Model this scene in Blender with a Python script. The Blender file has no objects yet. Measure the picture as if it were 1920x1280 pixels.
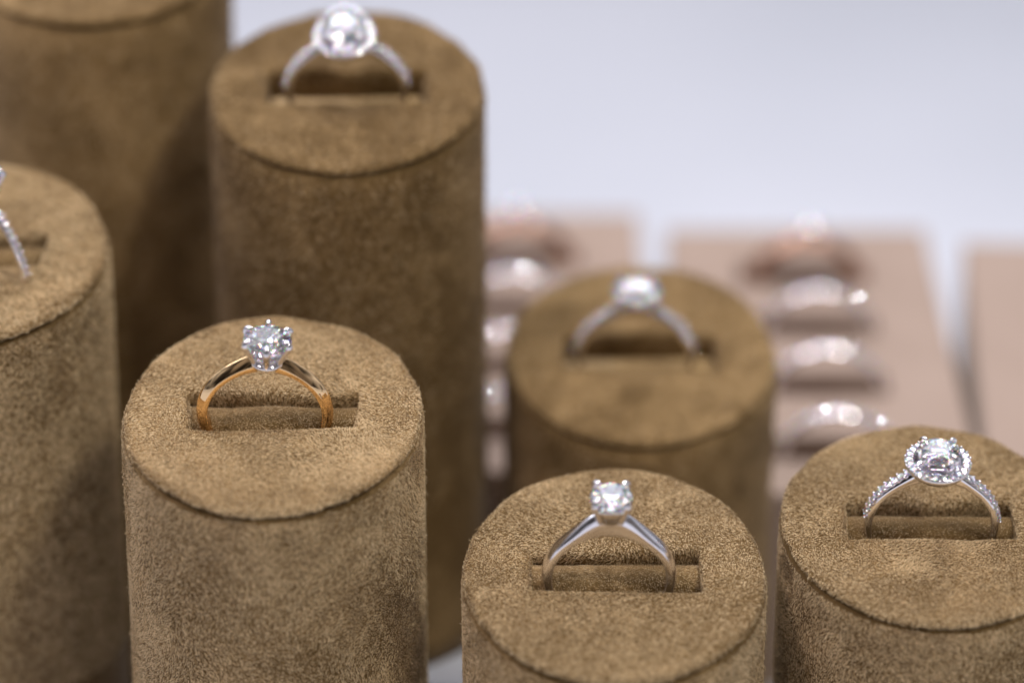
import bpy, bmesh, math, random
import numpy as np
from mathutils import Vector, Matrix

S = 0.01                      # everything below is laid out in centimetres
R = math.radians
scene = bpy.context.scene
C = scene.collection
rng = np.random.default_rng(11)
random.seed(5)

# ------------------------------------------------------------------ camera
PITCH = 21.0
CAM_H = 22.6
FPX = 5600.0                  # focal length in pixels of the 1920 px photograph
cam = bpy.data.cameras.new('camera')
co = bpy.data.objects.new('camera', cam)
C.objects.link(co)
co.location = (0, 0, CAM_H * S)
co.rotation_euler = (R(90 - PITCH), 0, 0)
cam.sensor_width = 36
cam.lens = FPX / 1920 * 36
cam.clip_start = 0.01
cam.clip_end = 30
cam.dof.use_dof = True
cam.dof.focus_distance = 0.434
cam.dof.aperture_fstop = 5.3
scene.camera = co

# ------------------------------------------------------------------ world
w = bpy.data.worlds.new('World'); scene.world = w; w.use_nodes = True
nt = w.node_tree
bg = nt.nodes['Background']
tc = nt.nodes.new('ShaderNodeTexCoord')
sep = nt.nodes.new('ShaderNodeSeparateXYZ')
ramp = nt.nodes.new('ShaderNodeValToRGB')
mp = nt.nodes.new('ShaderNodeMapRange')
nt.links.new(tc.outputs['Generated'], sep.inputs[0])
nt.links.new(sep.outputs['Y'], mp.inputs['Value'])
mp.inputs['From Min'].default_value = -1; mp.inputs['From Max'].default_value = 1
nt.links.new(mp.outputs[0], ramp.inputs[0])
ramp.color_ramp.elements[0].color = (0.10, 0.088, 0.085, 1); ramp.color_ramp.elements[0].position = 0.25
ramp.color_ramp.elements[1].color = (0.62, 0.63, 0.72, 1); ramp.color_ramp.elements[1].position = 0.8
zr = nt.nodes.new('ShaderNodeMapRange'); nt.links.new(sep.outputs['Z'], zr.inputs['Value'])
zr.inputs['From Min'].default_value = 0.1; zr.inputs['From Max'].default_value = 0.9
zr.inputs['To Min'].default_value = 0.8; zr.inputs['To Max'].default_value = 3.0
wn = nt.nodes.new('ShaderNodeTexNoise'); wn.inputs['Scale'].default_value = 3.2; wn.inputs['Detail'].default_value = 1.5
nt.links.new(tc.outputs['Generated'], wn.inputs['Vector'])
wr = nt.nodes.new('ShaderNodeMapRange'); nt.links.new(wn.outputs['Fac'], wr.inputs['Value'])
wr.inputs['From Min'].default_value = 0.42; wr.inputs['From Max'].default_value = 0.60
wr.inputs['To Min'].default_value = 0.22; wr.inputs['To Max'].default_value = 2.1
wm = nt.nodes.new('ShaderNodeMath'); wm.operation = 'MULTIPLY'
nt.links.new(zr.outputs[0], wm.inputs[0]); nt.links.new(wr.outputs[0], wm.inputs[1])
wc = nt.nodes.new('ShaderNodeVectorMath'); wc.operation = 'SCALE'
nt.links.new(ramp.outputs[0], wc.inputs[0]); nt.links.new(wm.outputs[0], wc.inputs['Scale'])
nt.links.new(wc.outputs[0], bg.inputs[0])
bg.inputs[1].default_value = 0.75

scene.view_settings.view_transform = 'Standard'
scene.view_settings.look = 'None'
scene.view_settings.exposure = 0.0
scene.view_settings.gamma = 1.0
scene.view_settings.use_curve_mapping = False
scene.render.engine = 'CYCLES'
scene.cycles.max_bounces = 20
scene.cycles.transmission_bounces = 18
scene.cycles.glossy_bounces = 8
scene.cycles.diffuse_bounces = 2
scene.cycles.sample_clamp_indirect = 12

# ------------------------------------------------------------------ lamps
def lamp(loc, target, size, power, col, shape='DISK'):
    l = bpy.data.lights.new('area_lamp', 'AREA')
    l.shape = shape; l.size = size * S; l.energy = power; l.color = col
    o = bpy.data.objects.new('area_lamp', l); C.objects.link(o)
    o.location = Vector(loc) * S
    d = (Vector(target) - Vector(loc)).normalized()
    o.rotation_euler = d.to_track_quat('-Z', 'Y').to_euler()
    return o
lamp((6, 62, 100), (0, 46, 5), 34, 1.6, (1.0, 0.97, 0.95))        # case light above
lamp((38, 2, 76), (2, 42, 5), 12, 2.7, (1.0, 0.95, 0.86))        # room light, front right
lamp((-38, 14, 72), (0, 42, 5), 18, 1.9, (1.0, 0.88, 0.90))       # left
lamp((-60, 90, 55), (0, 46, 5), 24, 0.8, (0.93, 0.93, 1.0))       # far left
lamp((-8, 36, 88), (-2, 42, 6), 4, 0.7, (1.0, 0.96, 0.92))       # small lamps from here on are added for sparkle
lamp((20, 52, 90), (0, 44, 5), 4, 0.6, (1.0, 0.97, 0.95))
lamp((38, 86, 84), (4, 44, 5), 4, 0.5, (0.93, 0.96, 1.0))
lamp((25, 97, 84), (0, 44, 5), 5, 0.45, (0.98, 0.97, 1.0))  # added to spark on the stones' crown facets
lamp((-7, 78, 96), (-2, 44, 8), 5, 0.45, (0.98, 0.97, 1.0))  # added to flash off the stone on the tall stand
lamp((34, 124, 74), (5, 54, 3), 2, 0.45, (0.96, 0.97, 1.0))  # added for the highlights on the tray rings
lamp((-22, 96, 84), (-2, 44, 5), 3, 0.4, (0.95, 0.96, 1.0))

# ------------------------------------------------------------------ materials
def new_mat(name):
    m = bpy.data.materials.new(name); m.use_nodes = True
    n = m.node_tree; b = n.nodes['Principled BSDF']
    return m, n, b

def suede(name, dark, mid, light, bump=0.5, scale=1.0):
    m, n, b = new_mat(name)
    t = n.nodes.new('ShaderNodeTexCoord')
    big = n.nodes.new('ShaderNodeTexNoise'); big.inputs['Scale'].default_value = 75 * scale
    big.inputs['Detail'].default_value = 4; big.inputs['Distortion'].default_value = 0.8
    fine = n.nodes.new('ShaderNodeTexNoise'); fine.inputs['Scale'].default_value = 1500
    fine.inputs['Detail'].default_value = 3; fine.inputs['Distortion'].default_value = 0.6
    for q in (big, fine): n.links.new(t.outputs['Object'], q.inputs['Vector'])
    att = n.nodes.new('ShaderNodeAttribute'); att.attribute_name = 'tone'
    a = n.nodes.new('ShaderNodeMath'); a.operation = 'MULTIPLY_ADD'
    n.links.new(fine.outputs['Fac'], a.inputs[0]); a.inputs[1].default_value = 0.35; a.inputs[2].default_value = -0.18
    c = n.nodes.new('ShaderNodeMath'); c.operation = 'ADD'
    bm_ = n.nodes.new('ShaderNodeMath'); bm_.operation = 'MULTIPLY_ADD'; bm_.inputs[1].default_value = 0.5; bm_.inputs[2].default_value = 0.25
    n.links.new(big.outputs['Fac'], bm_.inputs[0])
    n.links.new(a.outputs[0], c.inputs[0]); n.links.new(bm_.outputs[0], c.inputs[1])
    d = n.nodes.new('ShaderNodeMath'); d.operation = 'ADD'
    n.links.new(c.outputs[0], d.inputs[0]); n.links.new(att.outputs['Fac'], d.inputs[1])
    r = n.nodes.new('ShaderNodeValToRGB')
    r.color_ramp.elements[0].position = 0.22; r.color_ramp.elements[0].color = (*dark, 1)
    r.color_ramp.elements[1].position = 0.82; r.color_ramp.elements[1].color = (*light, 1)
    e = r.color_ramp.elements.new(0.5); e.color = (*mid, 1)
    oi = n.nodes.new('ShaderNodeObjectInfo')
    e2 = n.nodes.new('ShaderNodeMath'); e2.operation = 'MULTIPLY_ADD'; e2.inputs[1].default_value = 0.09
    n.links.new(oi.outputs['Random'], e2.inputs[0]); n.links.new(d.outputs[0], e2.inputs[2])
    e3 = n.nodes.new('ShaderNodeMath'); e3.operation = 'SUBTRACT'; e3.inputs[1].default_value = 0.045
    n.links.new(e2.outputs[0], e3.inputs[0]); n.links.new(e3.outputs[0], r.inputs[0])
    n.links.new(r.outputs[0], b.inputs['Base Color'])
    b.inputs['Roughness'].default_value = 0.85
    b.inputs['Specular IOR Level'].default_value = 0.25
    b.inputs['Sheen Weight'].default_value = 0.28
    b.inputs['Sheen Roughness'].default_value = 0.4
    b.inputs['Sheen Tint'].default_value = (1.0, 0.86, 0.72, 1)
    bp = n.nodes.new('ShaderNodeBump'); bp.inputs['Strength'].default_value = bump
    bp.inputs['Distance'].default_value = 0.0004
    n.links.new(fine.outputs['Fac'], bp.inputs['Height'])
    n.links.new(bp.outputs[0], b.inputs['Normal'])
    fa = n.nodes.new('ShaderNodeAttribute'); fa.attribute_name = 'fibre'
    tf = n.nodes.new('ShaderNodeMath'); tf.operation = 'MULTIPLY'; tf.inputs[1].default_value = 0.4
    n.links.new(fa.outputs['Fac'], tf.inputs[0])
    tr = n.nodes.new('ShaderNodeBsdfTranslucent'); n.links.new(r.outputs[0], tr.inputs['Color'])
    mx = n.nodes.new('ShaderNodeMixShader'); n.links.new(tf.outputs[0], mx.inputs[0])
    n.links.new(b.outputs[0], mx.inputs[1]); n.links.new(tr.outputs[0], mx.inputs[2])
    n.links.new(mx.outputs[0], n.nodes['Material Output'].inputs['Surface'])
    return m

M_SUEDE = suede('brown_suede', (0.14, 0.082, 0.026), (0.44, 0.292, 0.132), (0.87, 0.69, 0.43))
M_TRAY = suede('beige_suede', (0.29, 0.215, 0.172), (0.355, 0.267, 0.218), (0.41, 0.314, 0.262), bump=0.2, scale=0.5)

def metal(name, col, rough, bump=0.0):
    m, n, b = new_mat(name)
    b.inputs['Base Color'].default_value = (*col, 1)
    b.inputs['Metallic'].default_value = 1
    t = n.nodes.new('ShaderNodeTexCoord')
    no = n.nodes.new('ShaderNodeTexNoise'); no.inputs['Scale'].default_value = 420; no.inputs['Detail'].default_value = 3
    n.links.new(t.outputs['Object'], no.inputs['Vector'])
    mr = n.nodes.new('ShaderNodeMapRange'); mr.inputs['To Min'].default_value = rough * 0.6; mr.inputs['To Max'].default_value = rough * 1.5
    n.links.new(no.outputs['Fac'], mr.inputs['Value']); n.links.new(mr.outputs[0], b.inputs['Roughness'])
    bp = n.nodes.new('ShaderNodeBump'); bp.inputs['Strength'].default_value = 0.12; bp.inputs['Distance'].default_value = 0.0002
    n.links.new(no.outputs['Fac'], bp.inputs['Height']); n.links.new(bp.outputs[0], b.inputs['Normal'])
    return m
M_ROSE = metal('rose_gold', (0.96, 0.67, 0.36), 0.06)
M_COPPER = metal('copper_gold', (0.48, 0.27, 0.18), 0.22)
M_WHITE = metal('white_gold', (0.86, 0.84, 0.87), 0.09)

M_SILVER = metal('silver', (0.87, 0.85, 0.88), 0.17)

def diamond_mat():
    m = bpy.data.materials.new('diamond'); m.use_nodes = True
    n = m.node_tree; n.nodes.clear()
    out = n.nodes.new('ShaderNodeOutputMaterial')
    gl = n.nodes.new('ShaderNodeBsdfGlossy'); gl.inputs['Roughness'].default_value = 0.0
    gl.inputs['Color'].default_value = (1, 1, 1, 1)
    prev = None
    for col, ior in (((0.66, 0.17, 0.17), 2.36), ((0.17, 0.66, 0.17), 2.42), ((0.17, 0.17, 0.66), 2.49)):
        r = n.nodes.new('ShaderNodeBsdfRefraction'); r.inputs['Roughness'].default_value = 0.0
        r.inputs['IOR'].default_value = ior; r.inputs['Color'].default_value = (*col, 1)
        if prev is None: prev = r
        else:
            a = n.nodes.new('ShaderNodeAddShader')
            n.links.new(prev.outputs[0], a.inputs[0]); n.links.new(r.outputs[0], a.inputs[1]); prev = a
    fr = n.nodes.new('ShaderNodeFresnel'); fr.inputs['IOR'].default_value = 2.42
    mx = n.nodes.new('ShaderNodeMixShader')
    n.links.new(fr.outputs[0], mx.inputs[0]); n.links.new(prev.outputs[0], mx.inputs[1]); n.links.new(gl.outputs[0], mx.inputs[2])
    n.links.new(mx.outputs[0], out.inputs[0])
    return m
M_DIA = diamond_mat()

# ------------------------------------------------------------------ object helpers
def tag(o, label=None, cat=None, group=None, kind=None):
    if label: o['label'] = label
    if cat: o['category'] = cat
    if group: o['group'] = group
    if kind: o['kind'] = kind
    return o
def empty(name, loc, label, cat, group=None, rot=None):
    o = bpy.data.objects.new(name, None); C.objects.link(o)
    o.empty_display_size = 0.005
    o.location = Vector(loc) * S
    if rot is not None: o.rotation_euler = rot
    return tag(o, label, cat, group)
def link(name, me, mat, parent=None):
    if mat and not me.materials: me.materials.append(mat)
    o = bpy.data.objects.new(name, me); C.objects.link(o)
    if parent: o.parent = parent
    return o
def mesh_np(name, V, F, smooth=True, mat=None):
    me = bpy.data.meshes.new(name)
    me.from_pydata([tuple(v) for v in (np.asarray(V) * S)], [], F)
    me.polygons.foreach_set('use_smooth', [smooth] * len(me.polygons))
    if mat: me.materials.append(mat)
    me.update()
    return me
def loops_mesh(loops, cap0=False, cap1=False, flip=False, closed=False):
    n = len(loops[0]); V = [tuple(p) for L in loops for p in L]; F = []
    m = len(loops)
    for j in range(m if closed else m - 1):
        a = j * n; b = ((j + 1) % m) * n
        for i in range(n):
            k = (i + 1) % n
            f = (a + i, a + k, b + k, b + i)
            F.append(f[::-1] if flip else f)
    if cap0: f = tuple(range(n)); F.append(f if flip else f[::-1])
    if cap1: f = tuple(range((m - 1) * n, m * n)); F.append(f[::-1] if flip else f)
    return V, F
def bevel_obj(o, width, seg=2, ang=35):
    b = o.modifiers.new('bevel', 'BEVEL'); b.width = width * S; b.segments = seg; b.limit_method = 'ANGLE'; b.angle_limit = R(ang)
    b.harden_normals = False
    return o

# smooth pseudo noise from sine waves, works on arrays
def make_field(freq, n=9, seed=0):
    g = np.random.default_rng(seed)
    k = g.normal(size=(n, 3)) * freq; ph = g.uniform(0, 6.28, n); am = g.uniform(0.5, 1, n); am /= np.sqrt((am ** 2).sum() / 2)
    def f(P):
        P = np.asarray(P)
        return (np.sin(P @ k.T + ph) * am).sum(-1)
    return f

# ------------------------------------------------------------------ nap fibres grown on a mesh (same mesh)
def add_nap(V, F, density, length, width, seed, keep=None, lay=0.62, mat=M_SUEDE, name='suede'):
    """V, F in cm (quads/ngons).  Appends fibre blades; returns a mesh."""
    base = bpy.data.meshes.new('tmp'); base.from_pydata([tuple(v) for v in V], [], F); base.update()
    nv = len(base.vertices)
    N = np.empty(nv * 3); base.vertices.foreach_get('normal', N); N = N.reshape(-1, 3)
    base.calc_loop_triangles()
    T = np.empty(len(base.loop_triangles) * 3, dtype=np.int32); base.loop_triangles.foreach_get('vertices', T); T = T.reshape(-1, 3)
    bpy.data.meshes.remove(base)
    V = np.asarray(V, float)
    cen = V[T].mean(1)
    if keep is not None: T = T[keep(cen, N[T].mean(1))]
    A, B, D = V[T[:, 0]], V[T[:, 1]], V[T[:, 2]]
    area = 0.5 * np.linalg.norm(np.cross(B - A, D - A), axis=1)
    g = np.random.default_rng(seed)
    n = int(area.sum() * 100 * density)
    idx = g.choice(len(T), n, p=area / area.sum())
    u = g.random(n); v = g.random(n); s = u + v > 1; u[s] = 1 - u[s]; v[s] = 1 - v[s]
    w0 = (1 - u - v)[:, None]; u = u[:, None]; v = v[:, None]
    P = A[idx] * w0 + B[idx] * u + D[idx] * v
    Nn = N[T[idx, 0]] * w0 + N[T[idx, 1]] * u + N[T[idx, 2]] * v
    Nn /= np.linalg.norm(Nn, axis=1)[:, None] + 1e-9
    f5 = make_field(55, n=14, seed=seed + 5); f1, f2, f3, f4 = make_field(1.5, seed=seed + 1), make_field(7, seed=seed + 2), make_field(1.1, seed=seed + 3), make_field(20, seed=seed + 4)
    ang = -1.9 + 0.85 * f1(P) + 0.38 * f2(P) + 0.18 * f4(P) + g.normal(0, 0.30, n)
    ref = np.tile(np.array([1.0, 0, 0]), (n, 1))
    t1 = ref - Nn * (Nn * ref).sum(1)[:, None]
    bad = np.linalg.norm(t1, axis=1) < 0.35
    t1[bad] = np.array([0, 1.0, 0]) - Nn[bad] * Nn[bad][:, 1:2]
    t1 /= np.linalg.norm(t1, axis=1)[:, None]
    t2 = np.cross(Nn, t1)
    d = t1 * np.cos(ang)[:, None] + t2 * np.sin(ang)[:, None]
    lift = np.clip(0.38 + 0.16 * f3(P) + g.normal(0, 0.16, n), 0.06, 1.3)[:, None]
    stray = g.random(n) < 0.016
    lift[stray] += 0.45
    L = (length * g.uniform(0.55, 1.35, n) * np.where(stray, 1.55, 1.0))[:, None]
    W = (width * g.uniform(0.6, 1.4, n))[:, None]
    side = np.cross(d, Nn)
    roll = g.normal(0, 0.6, n)[:, None]
    side = side * np.cos(roll) + Nn * np.sin(roll)
    cl, sl = np.cos(lift), np.sin(lift)
    curl = g.normal(0, 0.22, n)[:, None]
    p0 = P - Nn * 0.004
    p1 = P + (d * cl + Nn * sl) * L * 0.5
    p2 = p1 + (d * np.cos(lift * 0.4) + Nn * np.sin(lift * 0.4) + np.cross(d, Nn) * curl) * L * 0.5
    Q = np.stack([p0 - side * W * 0.5, p0 + side * W * 0.5, p1 + side * W * 0.45, p1 - side * W * 0.45, p2], 1)
    tone = (0.27 if density > 20 else -0.09) + 0.25 * g.normal(size=n) + 0.065 * f3(P) + 0.03 * f2(P) + 0.05 * f5(P)  # denser nap toned lighter, sparse darker: stronger front light put into the colour
    base_i = nv + 5 * np.arange(n)[:, None]
    quads = base_i + np.array([[0, 1, 2, 3]]); tris = base_i + np.array([[3, 2, 4]])
    allV = np.concatenate([V, Q.reshape(-1, 3)]) * S
    # assemble mesh quickly
    lt0 = np.array([len(f) for f in F]); lv0 = np.array([i for f in F for i in f])
    ltn = np.tile([4, 3], n); lvn = np.concatenate([quads, tris], 1).reshape(-1)
    lt = np.concatenate([lt0, ltn]); lv = np.concatenate([lv0, lvn])
    me = bpy.data.meshes.new(name)
    me.vertices.add(len(allV)); me.vertices.foreach_set('co', allV.astype(np.float32).ravel())
    me.loops.add(len(lv)); me.loops.foreach_set('vertex_index', lv.astype(np.int32))
    me.polygons.add(len(lt)); me.polygons.foreach_set('loop_start', np.concatenate([[0], np.cumsum(lt)[:-1]]).astype(np.int32))
    sm = np.ones(len(lt), bool)
    me.update(calc_edges=True)
    me.polygons.foreach_set('use_smooth', sm)
    at = me.attributes.new('tone', 'FLOAT', 'POINT')
    at.data.foreach_set('value', np.concatenate([np.full(nv, -0.26 if density > 20 else -0.20), np.repeat(tone, 5) + np.tile([-0.20, -0.20, 0, 0, 0.08], n)]).astype(np.float32))  # base toned darker: shade among fibres and on back stands put into colour
    fa = me.attributes.new('fibre', 'FLOAT', 'POINT')
    fa.data.foreach_set('value', np.concatenate([np.zeros(nv), np.ones(5 * n)]).astype(np.float32))
    me.materials.append(mat)
    me.validate()
    return me

Z0 = -2.2                      # the shelf; the tall middle stand is on a low white riser
# ------------------------------------------------------------------ setting
def plane_mat(name, col, col2, sc):
    m, n, b = new_mat(name)
    t = n.nodes.new('ShaderNodeTexCoord'); no = n.nodes.new('ShaderNodeTexNoise'); no.inputs['Scale'].default_value = sc
    no.inputs['Detail'].default_value = 3
    n.links.new(t.outputs['Object'], no.inputs['Vector'])
    r = n.nodes.new('ShaderNodeValToRGB'); r.color_ramp.elements[0].color = (*col, 1); r.color_ramp.elements[1].color = (*col2, 1)
    r.color_ramp.elements[0].position = 0.35; r.color_ramp.elements[1].position = 0.65
    n.links.new(no.outputs['Fac'], r.inputs[0]); n.links.new(r.outputs[0], b.inputs['Base Color'])
    b.inputs['Roughness'].default_value = 0.5
    return m
M_SHELF = plane_mat('white_shelf', (0.50, 0.52, 0.572), (0.585, 0.60, 0.655), 4)
me = mesh_np('shelf', [(-120, -30, Z0), (120, -30, Z0), (120, 150, Z0), (-120, 150, Z0)], [(0, 1, 2, 3)], False)
tag(link('shelf', me, M_SHELF), kind='structure')
me = mesh_np('back_wall', [(-120, 150, Z0), (120, 150, Z0), (120, 152, Z0), (-120, 152, Z0), (-120, 150, 60), (120, 150, 60), (120, 152, 60), (-120, 152, 60)],
             [(0, 1, 5, 4), (4, 5, 6, 7), (2, 3, 7, 6), (1, 2, 6, 5), (3, 0, 4, 7)], False)
tag(link('back_wall', me, M_SHELF), kind='structure')

V = [(x, y, z) for z in (Z0, -0.004) for x, y in ((-5.0, 43.3), (-0.15, 43.3), (-0.15, 48.3), (-5.0, 48.3))]
F = [(3, 2, 1, 0), (4, 5, 6, 7), (0, 1, 5, 4), (1, 2, 6, 5), (2, 3, 7, 6), (3, 0, 4, 7)]
riser = link('riser', mesh_np('riser', V, F, False), M_SHELF)
bevel_obj(riser, 0.06)
tag(riser, 'low white block under the tall middle stand', 'riser')
# ------------------------------------------------------------------ ring stands
HX, HY, HR = 1.255, 0.425, 0.06   # half size and corner radius of the slot
def rounded_rect(hx, hy, r, per=24):
    pts = []; nor = []
    def seg(a, b, nn, k):
        for i in range(k):
            t = i / k; pts.append((a[0] + (b[0] - a[0]) * t, a[1] + (b[1] - a[1]) * t)); nor.append(nn)
    def arc(cx, cy, a0, k=5):
        for i in range(k):
            a = a0 + (math.pi / 2) * i / k; pts.append((cx + r * math.cos(a), cy + r * math.sin(a))); nor.append((math.cos(a), math.sin(a)))
    seg((hx, -hy + r), (hx, hy - r), (1, 0), 14); arc(hx - r, hy - r, 0)
    seg((hx - r, hy), (-hx + r, hy), (0, 1), 44); arc(-hx + r, hy - r, math.pi / 2)
    seg((-hx, hy - r), (-hx, -hy + r), (-1, 0), 14); arc(-hx + r, -hy + r, math.pi)
    seg((-hx + r, -hy), (hx - r, -hy), (0, -1), 44); arc(hx - r, -hy + r, 1.5 * math.pi)
    return np.array(pts), np.array(nor)

def make_stand(px, py, rad, h, label, yaw=0.0, roll_z=0.0, slant=18.0, base=0.0, nap=(34, 0.062, 0.0062), side_nap=True, seed=1, slump=0.0):
    SL = R(slant); cS, sS = math.cos(SL), math.sin(SL)
    h = h - base
    t = empty('ring_stand', (px, py, base), label, 'ring stand', 'brown suede ring stands', rot=(0, 0, R(yaw)))
    fz = make_field(2.2, seed=seed + 50); fw = make_field(5.0, seed=seed + 60); fb = make_field(0.9, seed=seed + 70)
    def tilt(P):                 # from the slanted frame of the top to the stand's own frame
        P = np.asarray(P, float)
        return np.stack([P[:, 0], P[:, 1] * cS - P[:, 2] * sS, h + P[:, 1] * sS + P[:, 2] * cS], 1)
    hp, hn = rounded_rect(HX, HY, HR)
    phi = np.arctan2(hp[:, 1] / HY ** 0.62, hp[:, 0] / HX ** 0.62)
    ell = np.stack([np.cos(phi) * rad, np.sin(phi) * rad / cS], 1)
    zt = 0.13
    loops = []
    def surf(xy, z, wob=1.0):
        P = np.concatenate([xy, np.full((len(xy), 1), z)], 1)
        P[:, 2] += wob * (0.012 * fz(P) + 0.006 * fw(P))
        return P
    # slot walls, soft lip, top, rounded outer edge
    for off, z in ((0.0, -1.25), (0.0, -0.8), (0.0, -0.4), (0.0, -0.15), (0.0, zt - 0.12), (0.012, zt - 0.06), (0.04, zt - 0.022), (0.085, zt - 0.004), (0.14, zt)):
        wv = 0.026 * fw(np.concatenate([hp * 0.7, np.zeros((len(hp), 1))], 1))[:, None]
        inn = -0.02 if z > -0.2 else 0.0
        loops.append(tilt(surf(hp + hn * (off + inn + wv * (1 if z > -0.2 else 0)), z, 1.0 if z > 0 else 0)))
    inner = hp + hn * 0.14
    for k in range(1, 17):
        a = k / 17.0
        xy = inner * (1 - a) + ell * 0.95 * a
        loops.append(tilt(surf(xy, zt)))
    wob = 1 + 0.0045 * fw(np.concatenate([ell, np.zeros((len(ell), 1))], 1))[:, None]
    for q, z in ((0.957, zt - 0.004), (0.968, zt - 0.016), (0.979, zt - 0.038), (0.989, zt - 0.065), (0.988, zt - 0.085), (0.975, zt - 0.105), (0.94, 0.02), (0.90, 0.0)):
        loops.append(tilt(surf(ell * q * wob, z, 1.0)))
    V, F = loops_mesh(loops, cap0=True, flip=True)
    F = [tuple(f) for f in F]
    campos = np.array([-px, -py, CAM_H - base])
    def face_cam(c, n):
        return ((campos - c) * n).sum(1) > -3.5
    dens, ln, wd = nap
    me = add_nap(V, F, dens, ln, wd, seed, keep=lambda c, n: ((n[:, 2] * cS - n[:, 1] * sS) > -0.25) & (c[:, 2] > h - 1.2) & ~((np.abs(c[:, 0]) < HX + .03) & (np.abs((c[:, 1] * cS + (c[:, 2] - h) * sS)) < HY + .03) & (((c[:, 2] - h) * cS - c[:, 1] * sS) < -0.1)))
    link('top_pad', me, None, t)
    # tube
    NB = 160
    th = np.linspace(0, 2 * math.pi, NB, endpoint=False)
    cx, sy = np.cos(th), np.sin(th)
    def ring_t(q, z):
        return tilt(np.stack([cx * rad * q, sy * rad / cS * q, np.full(NB, z)], 1))
    lp = []
    top_z = h + sy * rad * math.tan(SL)
    for k in range(0, 25):
        a = k / 24
        zz = a * (top_z - 0.17)
        P = np.stack([cx * rad, sy * rad, zz], 1)
        b = 1 + 0.0035 * fb(P) + 0.0018 * fw(P)
        P[:, :2] *= b[:, None]
        lp.append(P)
    for q, z in ((1.0, -0.10), (0.996, -0.07), (0.984, -0.048), (0.96, -0.036), (0.92, -0.034), (0.84, -0.04), (0.83, -0.4)):
        lp.append(ring_t(q, z))
    V, F = loops_mesh(lp, cap0=True)
    if side_nap:
        me = add_nap(V, F, dens * 0.92, ln, wd, seed + 9,
                     keep=lambda c, n: face_cam(c, n) & ((n[:, 2] * cS - n[:, 1] * sS) < 0.62) & (np.linalg.norm(c[:, :2], axis=1) > rad * 0.9) & (c[:, 2] > h - 6.5))
    else:
        me = mesh_np('tube', V, F, True, M_SUEDE)
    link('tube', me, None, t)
    # the two padded rolls inside the slot
    for (yy, zz, rr) in ((0.11, -0.30 + roll_z, 0.30), (-0.29, -1.02, 0.12)):
        NR = 28; lps = []
        g = make_field(3.0, seed=seed + 5)
        xs = [-HX + 0.01, -HX + 0.02] + list(np.linspace(-HX + 0.08, HX - 0.08, 24)) + [HX - 0.02, HX - 0.01]
        for i, x in enumerate(xs):
            q = 0.93 if i in (0, len(xs) - 1) else 1.0
            a = np.linspace(0, 2 * math.pi, NR, endpoint=False)
            P = np.stack([np.full(NR, x), yy + np.cos(a) * rr * q, zz + np.sin(a) * rr * q], 1)
            P[:, 1:] += (np.stack([np.cos(a), np.sin(a)], 1)) * (0.008 * g(P))[:, None]
            lps.append(tilt(P))
        V, F = loops_mesh(lps, cap0=True, cap1=True, flip=False)
        if nap[0] > 25 and yy > 0:
            me = add_nap(V, F, 26, 0.035, 0.005, seed + 31, keep=lambda c, n: n[:, 2] > -0.2)
        else:
            me = mesh_np('ring_roll', V, F, True, M_SUEDE)
        link('padded_roll', me, None, t)
    return t

def slant_point(px, py, h, v=0.0, n=0.0, yaw=0.0, u=0.0, SL=0.3):
    cS, sS = math.cos(SL), math.sin(SL)
    """point on the slanted top: u across, v up the slant, n along its normal"""
    x, y, z = u, v * cS - n * sS, h + v * sS + n * cS
    a = R(yaw)
    return (px + x * math.cos(a) - y * math.sin(a), py + x * math.sin(a) + y * math.cos(a), z)

# ------------------------------------------------------------------ ring parts
_brill = {}
def brilliant_mesh(rad, simple=False, pear=False):
    key = (round(rad, 4), simple, pear)
    if key in _brill: return _brill[key]
    pts = []
    def add(r, a, z): pts.append([r * math.cos(a), r * math.sin(a), z])
    for k in range(8):
        a = k * math.pi / 4
        add(0.55, a + math.pi / 8, 0.31)
        add(0.80, a, 0.195)
        add(0.30, a + math.pi / 8, -0.60) if not simple else None
    for k in range(16):
        a = k * math.pi / 8
        add(1.0, a, 0.022); add(1.0, a, -0.022)
    add(0.0, 0, -0.86)
    P = np.array(pts)
    if pear:
        r = np.hypot(P[:, 0], P[:, 1]); a = np.arctan2(P[:, 1], P[:, 0])
        sc = pear_r(a)
        P[:, 0] = r * np.cos(a) * sc; P[:, 1] = r * np.sin(a) * sc
    bm = bmesh.new()
    for p in P: bm.verts.new(Vector(p) * rad * S)
    res = bmesh.ops.convex_hull(bm, input=bm.verts)
    bmesh.ops.dissolve_limit(bm, angle_limit=R(1.0), verts=bm.verts, edges=bm.edges)
    bmesh.ops.recalc_face_normals(bm, faces=bm.faces)
    me = bpy.data.meshes.new('stone'); bm.to_mesh(me); bm.free()
    me.polygons.foreach_set('use_smooth', [False] * len(me.polygons))
    me.materials.append(M_DIA)
    _brill[key] = me
    return me
def pear_r(a):
    a = np.asarray(a, float)
    return 1.0 + 0.70 * np.exp(-((np.abs(np.arctan2(np.sin(a - math.pi / 2), np.cos(a - math.pi / 2)))) / 0.62) ** 1.5)
def stone(name, rad, loc, parent, zaxis=None, spin=0.0, simple=False, pear=False):
    o = link(name, brilliant_mesh(rad, simple, pear), None, parent)
    o.location = Vector(loc) * S
    q = Matrix.Rotation(spin, 4, 'Z')
    if zaxis is not None: q = Vector(zaxis).to_track_quat('Z', 'Y').to_matrix().to_4x4() @ q
    o.rotation_euler = q.to_euler()
    return o

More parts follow.
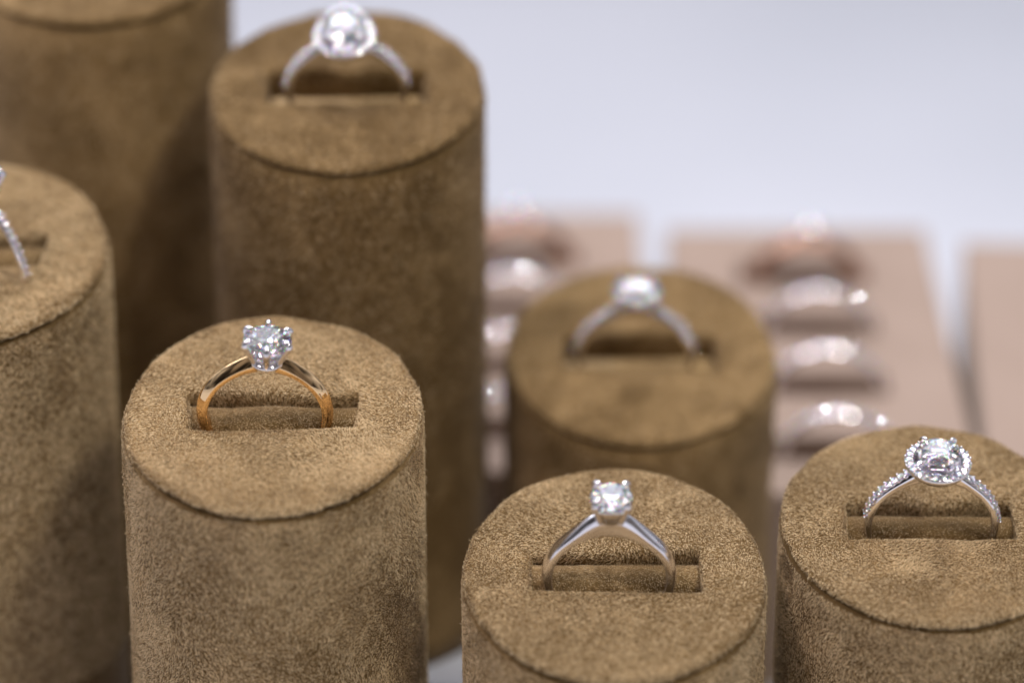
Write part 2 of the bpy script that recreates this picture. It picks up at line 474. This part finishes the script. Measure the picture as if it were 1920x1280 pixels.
def sweep_band(r_in, thick, width, a0=0.0, a1=2 * math.pi, n=120, knife=False):
    """thick(a), width(a): radial thickness and width at angle a from the top."""
    closed = abs((a1 - a0) - 2 * math.pi) < 1e-6
    loops = []
    for i in range(n if closed else n + 1):
        a = a0 + (a1 - a0) * i / n
        t, w_ = thick(a), width(a)
        prof = [(0, -0.40), (0.0, 0.40), (0.05, 0.47), (0.13, 0.5), (0.52, 0.5), (0.62, 0.49), (0.72, 0.45), (0.93, 0.25), (0.985, 0.12), (1.0, 0.0),
                (0.985, -0.12), (0.93, -0.25), (0.72, -0.45), (0.62, -0.49), (0.52, -0.5), (0.13, -0.5), (0.05, -0.47)]
        if knife:
            prof = [(0, -0.44), (0.0, 0.44), (0.03, 0.49), (0.06, 0.5), (0.36, 0.5), (0.40, 0.495), (0.44, 0.475), (0.64, 0.36), (0.84, 0.20), (0.96, 0.07), (1.0, 0.0),
                    (0.96, -0.07), (0.84, -0.20), (0.64, -0.36), (0.44, -0.475), (0.40, -0.495), (0.36, -0.5), (0.06, -0.5), (0.03, -0.49)]
        loops.append([((r_in + p * t) * math.sin(a), q * w_, (r_in + p * t) * math.cos(a)) for p, q in prof])
    return loops_mesh(loops, cap0=not closed, cap1=not closed, flip=True, closed=closed)

def tube_path(pts, rads, n=12, flat=1.0):
    """round ended tube through pts with radii; flat squashes it across its tangential side"""
    P = [Vector(p) for p in pts]; loops = []
    up = Vector((0.0123, 0.0456, 1)).normalized()
    prev = None
    # catmull-rom refine
    fine = []; fr = []
    for i in range(len(P) - 1):
        p0 = P[max(i - 1, 0)]; p1 = P[i]; p2 = P[i + 1]; p3 = P[min(i + 2, len(P) - 1)]
        for k in range(5):
            t = k / 5
            fine.append(0.5 * ((2 * p1) + (-p0 + p2) * t + (2 * p0 - 5 * p1 + 4 * p2 - p3) * t * t + (-p0 + 3 * p1 - 3 * p2 + p3) * t ** 3))
            fr.append(rads[i] * (1 - t) + rads[i + 1] * t)
    fine.append(P[-1]); fr.append(rads[-1])
    m = len(fine)
    X = None
    for i in range(m):
        T = (fine[min(i + 1, m - 1)] - fine[max(i - 1, 0)]).normalized()
        if X is None:
            X = T.orthogonal().normalized()
        X = (X - T * X.dot(T)).normalized(); Y = T.cross(X)
        ends = [(0, 1)]
        if i == 0: ends = [(-0.8, 0.45), (-0.45, 0.8), (0, 1)]
        if i == m - 1: ends = [(0, 1), (0.45, 0.85), (0.75, 0.55), (0.9, 0.2)]
        for off, s in ends:
            c = fine[i] + T * off * fr[i]
            loops.append([tuple(c + (X * math.cos(a) + Y * math.sin(a)) * fr[i] * s) for a in [2 * math.pi * k / n for k in range(n)]])
    return loops_mesh(loops, cap0=True, cap1=True)

def lathe(prof, n=48, sx=1.0, sy=1.0, fn=None):
    loops = []
    for r_, z in prof:
        L = []
        for k in range(n):
            a = 2 * math.pi * k / n
            q = fn(a) if fn else 1.0
            L.append((r_ * q * math.cos(a) * sx, r_ * q * math.sin(a) * sy, z))
        loops.append(L)
    return loops_mesh(loops, cap0=True, cap1=True)
def merge(parts):
    V = []; F = []
    for v, f in parts:
        b = len(V); V += [tuple(x) for x in v]; F += [tuple(i + b for i in q) for q in f]
    return V, F
def ball(c, r, n=8, squash=1.0):
    L = []
    for k in range(1, 6):
        p = math.pi * k / 6
        L.append([(c[0] + r * math.sin(p) * math.cos(2 * math.pi * i / n), c[1] + r * math.sin(p) * math.sin(2 * math.pi * i / n), c[2] - r * squash * math.cos(p)) for i in range(n)])
    return loops_mesh(L, cap0=True, cap1=True)

def ring_root(stand, label, v=0.0, n=0.12, yaw=0.0, lean=0.0, u=0.0, tip=0.0, group='diamond rings in the suede stands'):
    px, py, h, syaw, SL = stand
    loc = slant_point(px, py, h, v, n, syaw, u, SL)
    rot = (Matrix.Rotation(R(syaw), 4, 'Z') @ Matrix.Rotation(SL + R(lean), 4, 'X') @ Matrix.Rotation(R(yaw), 4, 'Z') @ Matrix.Rotation(R(tip), 4, 'Y')).to_euler()
    return empty('ring', loc, label, 'ring', group, rot=rot)

def prongs(root, angles, r0, z0, r1, zg, rg, th=0.05, mat=M_WHITE, claw=1.0, fn=None):
    for a in angles:
        q = fn(a) if fn else 1.0
        c, s = math.cos(a), math.sin(a)
        rr = [(r0, z0, th * 0.95), (r0 * 0.5 + r1 * 0.5, z0 * 0.5 + zg * 0.5, th * 1.05), (r1, zg - 0.02, th * 1.0), (r1 + 0.006, zg + 0.03, th * 0.98), (rg * 0.93, zg + 0.075 * claw, th * 0.85), (rg * 0.80, zg + 0.093 * claw, th * 0.55)]
        V, F = tube_path([(r_ * q * c, r_ * q * s, z) for r_, z, _ in rr], [t for _, _, t in rr])
        link('prong', mesh_np('prong', V, F, True, mat), None, root)

def pave_shank(root, r_in, th, wd, a_start, a_end, count, srad, mat=M_WHITE, lift=0.0, both=True, profile=None):
    """stones set along the outer face of the band, beads between them"""
    beads = []
    for sgn in ((-1, 1) if both else (1,)):
        for k in range(count):
            a = sgn * (a_start + (a_end - a_start) * k / (count - 1))
            ro = r_in + (profile(a) if profile else th)
            n = Vector((math.sin(a), 0, math.cos(a)))
            stone('accent_stone', srad, n * (ro + 0.012), root, zaxis=n, spin=random.random(), simple=True)
            am = sgn * (a_start + (a_end - a_start) * (k + 0.5) / (count - 1))
            for y in (-1, 1):
                ro2 = r_in + (profile(am) if profile else th)
                c = Vector((math.sin(am), 0, math.cos(am))) * (ro2 + 0.010); c.y = y * (wd * 0.5 - 0.02)
                beads.append(ball(c, 0.024))
                
    V, F = merge(beads)
    return V, F

# ------------------------------------------------------------------ the stands (x, distance from the camera, radius, height, yaw)
ST = {
    'A': (-3.49, 40.3, 2.19, 5.95, 0.0),
    'B': (-8.44, 43.5, 2.20, 7.30, 0.0),
    'C': (-2.62, 45.8, 2.20, 9.25, 0.0),
    'D': (1.48, 39.1, 2.20, 3.96, 0.0),
    'E': (2.12, 45.9, 2.23, 4.70, 0.0),
    'F': (6.14, 40.0, 2.20, 4.34, 0.0),
    'G': (-6.90, 48.9, 2.20, 10.75, 0.0),
}
SLANT = dict(A=16.8, B=18, C=17.5, D=17.2, E=18, F=15.5, G=18)
LB = {
    'A': 'brown suede ring stand holding the gold banded solitaire ring',
    'B': 'brown suede ring stand cut by the left edge, holding a thin diamond set ring',
    'C': 'tall brown suede ring stand holding the ring with the big clustered head',
    'D': 'low brown suede ring stand holding the plain silver solitaire ring',
    'E': 'blurred brown suede ring stand in front of the beige trays',
    'F': 'brown suede ring stand at the right edge holding the round halo ring',
    'G': 'tallest brown suede ring stand at the top left corner, no ring in sight',
}
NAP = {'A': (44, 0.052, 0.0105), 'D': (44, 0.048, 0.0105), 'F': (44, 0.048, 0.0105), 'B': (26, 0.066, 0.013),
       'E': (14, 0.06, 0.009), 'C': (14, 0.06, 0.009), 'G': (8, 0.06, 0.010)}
for i, k in enumerate('ABCDEFG'):
    x, y, r_, h, yw = ST[k]
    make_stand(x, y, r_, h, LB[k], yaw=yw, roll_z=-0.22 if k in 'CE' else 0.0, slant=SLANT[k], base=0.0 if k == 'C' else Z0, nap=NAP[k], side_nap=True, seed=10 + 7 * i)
def P4(k): x, y, r_, h, yw = ST[k]; return (x, y, h, yw, R(SLANT[k]))

PI = math.pi
# ---- ring on A: rose gold knife edged band, white six prong head
root = ring_root(P4('A'), 'rose gold ring with a large six prong round diamond, in sharp focus', v=-0.10, n=0.17, yaw=1.5, u=-0.10, tip=4.5)
gap = R(9)
thA = lambda a: 0.165 + 0.10 * math.exp(-((min(a, 2 * PI - a)) / 0.38) ** 2)
wdA = lambda a: 0.27 - 0.05 * math.exp(-((min(a, 2 * PI - a)) / 0.5) ** 2)
V, F = sweep_band(0.83, thA, wdA, gap, 2 * PI - gap, n=150, knife=True)
link('band', mesh_np('band', V, F, True, M_ROSE), None, root)
ZG = 1.33; GR = 0.35
head = []
V, F = lathe([(0.10, 0.885), (0.20, 0.90), (0.235, 0.93), (0.24, 0.97), (0.215, 1.0), (0.17, 1.01), (0.12, 0.99)], 40)
head.append((V, F))
V2, F2 = merge(head)
link('setting_base', mesh_np('setting_base', V2, F2, True, M_WHITE), None, root)
L = []
for k in range(48):
    pass
V, F = lathe([(0.205, 1.13), (0.235, 1.12), (0.25, 1.15), (0.245, 1.18), (0.215, 1.185)], 40)
# open gallery ring (torus shaped)
def torus(rm, rt, z, n=48, m=10, fn=None, sz=1.0):
    loops = []
    for k in range(n):
        a = 2 * PI * k / n; q = fn(a) if fn else 1.0
        loops.append([((rm * q + rt * math.cos(b)) * math.cos(a), (rm * q + rt * math.cos(b)) * math.sin(a), z + rt * sz * math.sin(b)) for b in [2 * PI * j / m for j in range(m)]])
    return loops_mesh(loops, closed=True)
V, F = merge([torus(0.225, 0.024, 1.10), lathe([(0.06, 0.93), (0.15, 0.96), (0.185, 1.02), (0.20, 1.06), (0.185, 1.065), (0.14, 1.02), (0.05, 1.0)], 40)])
link('gallery_ring', mesh_np('gallery_ring', V, F, True, M_WHITE), None, root)
prongs(root, [R(-90 + 60 * k) for k in range(6)], 0.165, 0.95, 0.350, ZG, GR, th=0.054, claw=0.9)
stone('diamond', GR, (0, 0, ZG), root, spin=R(9))

# ---- ring on D: white gold cathedral solitaire, four prongs, closed basket
root = ring_root(P4('D'), 'plain polished silver ring with four prong round diamond, solid tapered basket', v=-0.08, n=0.10, yaw=-1.0, u=-0.08)
def near(a): return min(a % (2 * PI), 2 * PI - a % (2 * PI))
thD = lambda a: 0.16 + 0.25 * math.exp(-((near(a)) / 0.42) ** 2)
wdD = lambda a: 0.27 - 0.07 * math.exp(-((near(a)) / 0.5) ** 2)
V, F = sweep_band(0.82, thD, wdD, n=170)
link('band', mesh_np('band', V, F, True, M_SILVER), None, root)
ZG = 1.49; GR = 0.305
sq = lambda a: 1.0 + 0.07 * math.cos(4 * a + PI)
V, F = lathe([(0.06, 0.98), (0.11, 1.02), (0.17, 1.12), (0.235, 1.25), (0.288, 1.39), (0.302, 1.43), (0.282, 1.44), (0.20, 1.26)], 56, fn=sq)
link('basket', mesh_np('basket', V, F, True, M_SILVER), None, root)
prongs(root, [R(45 + 90 * k) for k in range(4)], 0.20, 1.15, 0.318, ZG, GR, th=0.056, claw=1.0, mat=M_SILVER)
stone('diamond', GR, (0, 0, ZG), root, spin=R(22))

# ---- halo rings
def halo_ring(key, label, halo_r, stone_r, zg, nh, srad, yaw=0, lean=0, v=-0.08, n=0.10, u=0.0, pear=False, wd=0.17, nsh=9, raise_=0.07, spin=0.1, halo=True, four=True, a_end=1.35, sh=0.052):
    root = ring_root(P4(key), label, v=v, n=n, yaw=yaw, lean=lean, u=u)
    fn = (lambda a: float(pear_r(a))) if pear else None
    prof = lambda a: 0.12 + 0.20 * math.exp(-((near(a)) / 0.36) ** 2)
    V, F = sweep_band(0.87, prof, lambda a: wd, n=150)
    a0 = 0.40 if halo else 0.36
    VB, FB = pave_shank(root, 0.87, 0.12, wd, a0, a_end, nsh, sh, profile=prof)
    V, F = merge([(V, F), (VB, FB)])
    link('band', mesh_np('band', V, F, True, M_WHITE), None, root)
    if halo:
        # dished metal plate carrying the halo stones
        rm = halo_r - srad - 0.01
        pr = [(0.12, 1.02), (0.22, 1.08), (rm - 0.02, zg - 0.20), (halo_r - 0.01, zg - 0.10), (halo_r, zg - 0.05), (halo_r - 0.015, zg - 0.028), (rm, zg - 0.035), (rm - srad - 0.004, zg - 0.03), (rm - srad - 0.014, zg - 0.05), (rm - srad - 0.02, zg - 0.16), (0.1, zg - 0.28)]
        plate = lathe(pr, 72, fn=fn)
        beads = []
        for k in range(nh):
            a = 2 * PI * (k + 0.5) / nh; q = fn(a) if fn else 1
            for rr in (rm - srad * 0.85, halo_r - 0.012):
                beads.append(ball((rr * q * math.cos(a), rr * q * math.sin(a), zg - 0.018), 0.021))
        link('halo_setting', mesh_np('halo_setting', *merge([plate] + beads), True, M_WHITE), None, root)
        for k in range(nh):
            a = 2 * PI * k / nh; q = fn(a) if fn else 1
            stone('accent_stone', srad, (rm * q * math.cos(a), rm * q * math.sin(a), zg - 0.02), root, spin=random.random(), simple=True)
        zs = zg + raise_
    else:
        V, F = lathe([(0.08, 1.0), (0.14, 1.06), (0.20, 1.16), (0.215, 1.2), (0.19, 1.22), (0.1, 1.16)], 40)
        link('basket', mesh_np('basket', V, F, True, M_WHITE), None, root)
        zs = zg
    prongs(root, [R(45 + 90 * k) for k in range(4)], stone_r * 0.6, zs - 0.32, stone_r * 1.04, zs, stone_r, th=0.036, fn=fn)
    stone('diamond', stone_r, (0, 0, zs), root, spin=R(7) if not pear else 0, pear=pear)
    return root
halo_ring('F', 'white gold ring with a round diamond halo and diamond set shoulders, rightmost ring', 0.485, 0.315, 1.23, 22, 0.060, yaw=-3, u=0.0, nsh=9, wd=0.20, sh=0.068, raise_=0.13)
halo_ring('C', 'blurred silver ring with large pointed cluster head on the tall stand', 0.50, 0.36, 1.12, 24, 0.062, yaw=2, lean=6, u=0.0, pear=True, wd=0.2, sh=0.06, nsh=9)
halo_ring('E', 'blurred silver ring with four prong round diamond and diamond set band, before the beige trays', 0.4, 0.42, 1.33, 16, 0.06, yaw=-2, u=-0.10, wd=0.24, halo=False, nsh=10)
halo_ring('B', 'thin diamond set ring cut off by the left edge of the picture', 0.50, 0.31, 1.50, 18, 0.055, yaw=-50, u=0.46, n=0.12, wd=0.12, sh=0.045, halo=False)

# ------------------------------------------------------------------ background trays
cp, sp = math.cos(R(PITCH)), math.sin(R(PITCH))
TRAY_SLOPE = R(12)
def tray_pt(o, yaw, u, v, n):
    y, z = v * math.cos(TRAY_SLOPE) - n * math.sin(TRAY_SLOPE), v * math.sin(TRAY_SLOPE) + n * math.cos(TRAY_SLOPE)
    a = R(yaw)
    return (o[0] + u * math.cos(a) - y * math.sin(a), o[1] + u * math.sin(a) + y * math.cos(a), o[2] + z)
def make_tray(o, yaw, width, length, slots, label):
    t = empty('ring_tray', (o[0], o[1], Z0), label, 'ring tray', 'beige ring trays behind the stands', rot=(0, 0, R(yaw)))
    xs = [-width / 2, -1.25, 1.25, width / 2]
    ys = [0.0]
    for s in slots: ys += [s - 0.24, s + 0.46]
    ys.append(length)
    hole = {(1, 2 * i + 1) for i in range(len(slots))}
    V = []; F = []
    c_, s_ = math.cos(TRAY_SLOPE), math.sin(TRAY_SLOPE)
    def vert(u, v, n): V.append((u, v * c_ - n * s_, o[2] - Z0 + v * s_ + n * c_)); return len(V) - 1
    top = {}
    for i, x in enumerate(xs):
        for j, y in enumerate(ys): top[i, j] = vert(x, y, 0)
    for i in range(3):
        for j in range(len(ys) - 1):
            q = [top[i, j], top[i + 1, j], top[i + 1, j + 1], top[i, j + 1]]
            if (i, j) in hole:
                b = [vert(xs[i], ys[j], -0.7), vert(xs[i + 1], ys[j], -0.7), vert(xs[i + 1], ys[j + 1], -0.7), vert(xs[i], ys[j + 1], -0.7)]
                F.append(tuple(b))
                for k in range(4): F.append((q[k], q[(k + 1) % 4], b[(k + 1) % 4], b[k]))
            else: F.append(tuple(q))
    # skirt down to the shelf
    nx, ny = 3, len(ys) - 1
    per = [(i, 0) for i in range(nx + 1)] + [(nx, j) for j in range(1, ny + 1)] + [(i, ny) for i in range(nx - 1, -1, -1)] + [(0, j) for j in range(ny - 1, 0, -1)]
    dn = []
    for (i, j) in per:
        x, y, z = V[top[i, j]]; V.append((x, y, 0.0)); dn.append(len(V) - 1)
    for k in range(len(per)):
        a, b = top[per[k]], top[per[(k + 1) % len(per)]]
        F.append((b, a, dn[k], dn[(k + 1) % len(per)]))
    ob = link('tray_board', mesh_np('tray_board', V, F, False, M_TRAY), None, t)
    bevel_obj(ob, 0.06, 3)
    return t
def tray_ring(o, yaw, v, u, label, mat, kind, sr=0.065):
    rot = (Matrix.Rotation(R(yaw), 4, 'Z') @ Matrix.Rotation(TRAY_SLOPE, 4, 'X')).to_euler()
    root = empty('ring', tray_pt(o, yaw, u, v, -0.18), label, 'ring', 'rings in the beige trays', rot=rot)
    if kind == 'solitaire':
        V, F = sweep_band(0.92, lambda a: 0.20, lambda a: 0.40, n=90)
        link('band', mesh_np('band', V, F, True, mat), None, root)
        V, F = lathe([(0.08, 1.05), (0.12, 1.1), (0.20, 1.28), (0.19, 1.3)], 32)
        link('basket', mesh_np('basket', V, F, True, M_WHITE), None, root)
        stone('diamond', 0.19, (0, 0, 1.36), root)
    else:
        wd = 0.22
        V, F = sweep_band(0.94, lambda a: 0.12, lambda a: wd, n=90)
        link('band', mesh_np('band', V, F, True, mat), None, root)
        if kind == 'pave':
            for row in (0.0,):
                for k in range(11):
                    a = -1.1 + 2.2 * k / 10
                    n = Vector((math.sin(a), 0, math.cos(a)))
                    stone('accent_stone', sr, n * 1.075 + Vector((0, row, 0)), root, zaxis=n, spin=random.random(), simple=True)
        else:
            for k in range(7):
                a = -0.9 + 1.8 * k / 6
                n = Vector((math.sin(a), 0, math.cos(a)))
                stone('accent_stone', 0.13, n * 1.10, root, zaxis=n, spin=random.random(), simple=True)
    return root
# pixel (in the 1920 px photo) -> point on a horizontal plane, to find where things stand
def on_plane(px, py, z):
    X, Y = (px - 960) / FPX, (640 - py) / FPX
    d = Vector((X, cp + Y * sp, -sp + Y * cp))
    k = (CAM_H - z) / -d.z
    return (d.x * k, d.y * k, z)
TB = on_plane(1492, 428, 3.4)          # back edge centre of the middle tray
LEN = 9.0
def front_of(back, yaw):
    a = R(yaw); l = LEN * math.cos(TRAY_SLOPE)
    return (back[0] + l * math.sin(a), back[1] - l * math.cos(a), back[2] - LEN * math.sin(TRAY_SLOPE))
def glint(root, a, row, rad):
    """extra stone added for its highlight, set at the tilt that throws the lamp's light forward"""
    bpy.context.view_layer.update()
    M = root.matrix_world
    n = Vector((math.sin(a), 0, math.cos(a)))
    loc = n * 1.10 + Vector((0, row, 0))
    W = M @ (loc * S)
    hv = ((Vector((0, 0, CAM_H)) * S - W).normalized() + (Vector((34, 124, 74)) * S - W).normalized()).normalized()
    stone('accent_stone', rad, loc, root, zaxis=M.to_3x3().inverted() @ hv, simple=True)
SLOTS = [1.3, 3.35, 5.35, 7.2]
back1 = on_plane(965, 398, 3.4); back2 = on_plane(1492, 428, 3.4); back3 = on_plane(2065, 458, 3.4)
f1, f2, f3 = front_of(back1, 0), front_of(back2, 0), front_of(back3, -4)
make_tray(f1, 0, 5.0, LEN, SLOTS, 'blurred beige ring tray just right of the tall stand')
make_tray(f2, 0, 5.15, LEN, SLOTS, 'blurred beige ring tray with a copper ring in its top slot')
make_tray(f3, -4, 5.4, LEN, SLOTS, 'blurred beige ring tray cut by the right edge')
names = ['lowest', 'second from below', 'second from above', 'highest']
for i, v in enumerate(SLOTS):
    if i == 3:
        a = tray_ring(f1, 0, v, 0.05, 'copper coloured ring in the top slot of the tray beside the tall stand', M_COPPER, 'solitaire')
        b = tray_ring(f2, 0, v, 0.05, 'copper coloured ring with a small bright stone, top slot of the middle tray', M_COPPER, 'solitaire')
        glint(b, -0.42, 0.0, 0.042)
    else:
        a = tray_ring(f1, 0, v, 0.0, 'blurred silver diamond band, %s in the tray beside the tall stand' % names[i], M_WHITE, 'pave')
        b = tray_ring(f2, 0, v, 0.12, 'blurred silver diamond band, %s in the middle tray' % names[i], M_WHITE, 'pave')
        if i == 2: glint(b, 0.72, 0.0, 0.063); glint(b, 0.42, 0.05, 0.029); glint(a, 0.12, 0.0, 0.050)
        if i == 1: glint(b, 0.38, 0.0, 0.038); glint(b, 0.0, 0.0, 0.029); glint(a, -0.5, 0.0, 0.042)
        if i == 0: glint(b, -0.25, 0.0, 0.059); glint(b, 0.75, 0.0, 0.046); glint(a, -0.5, 0.0, 0.042)
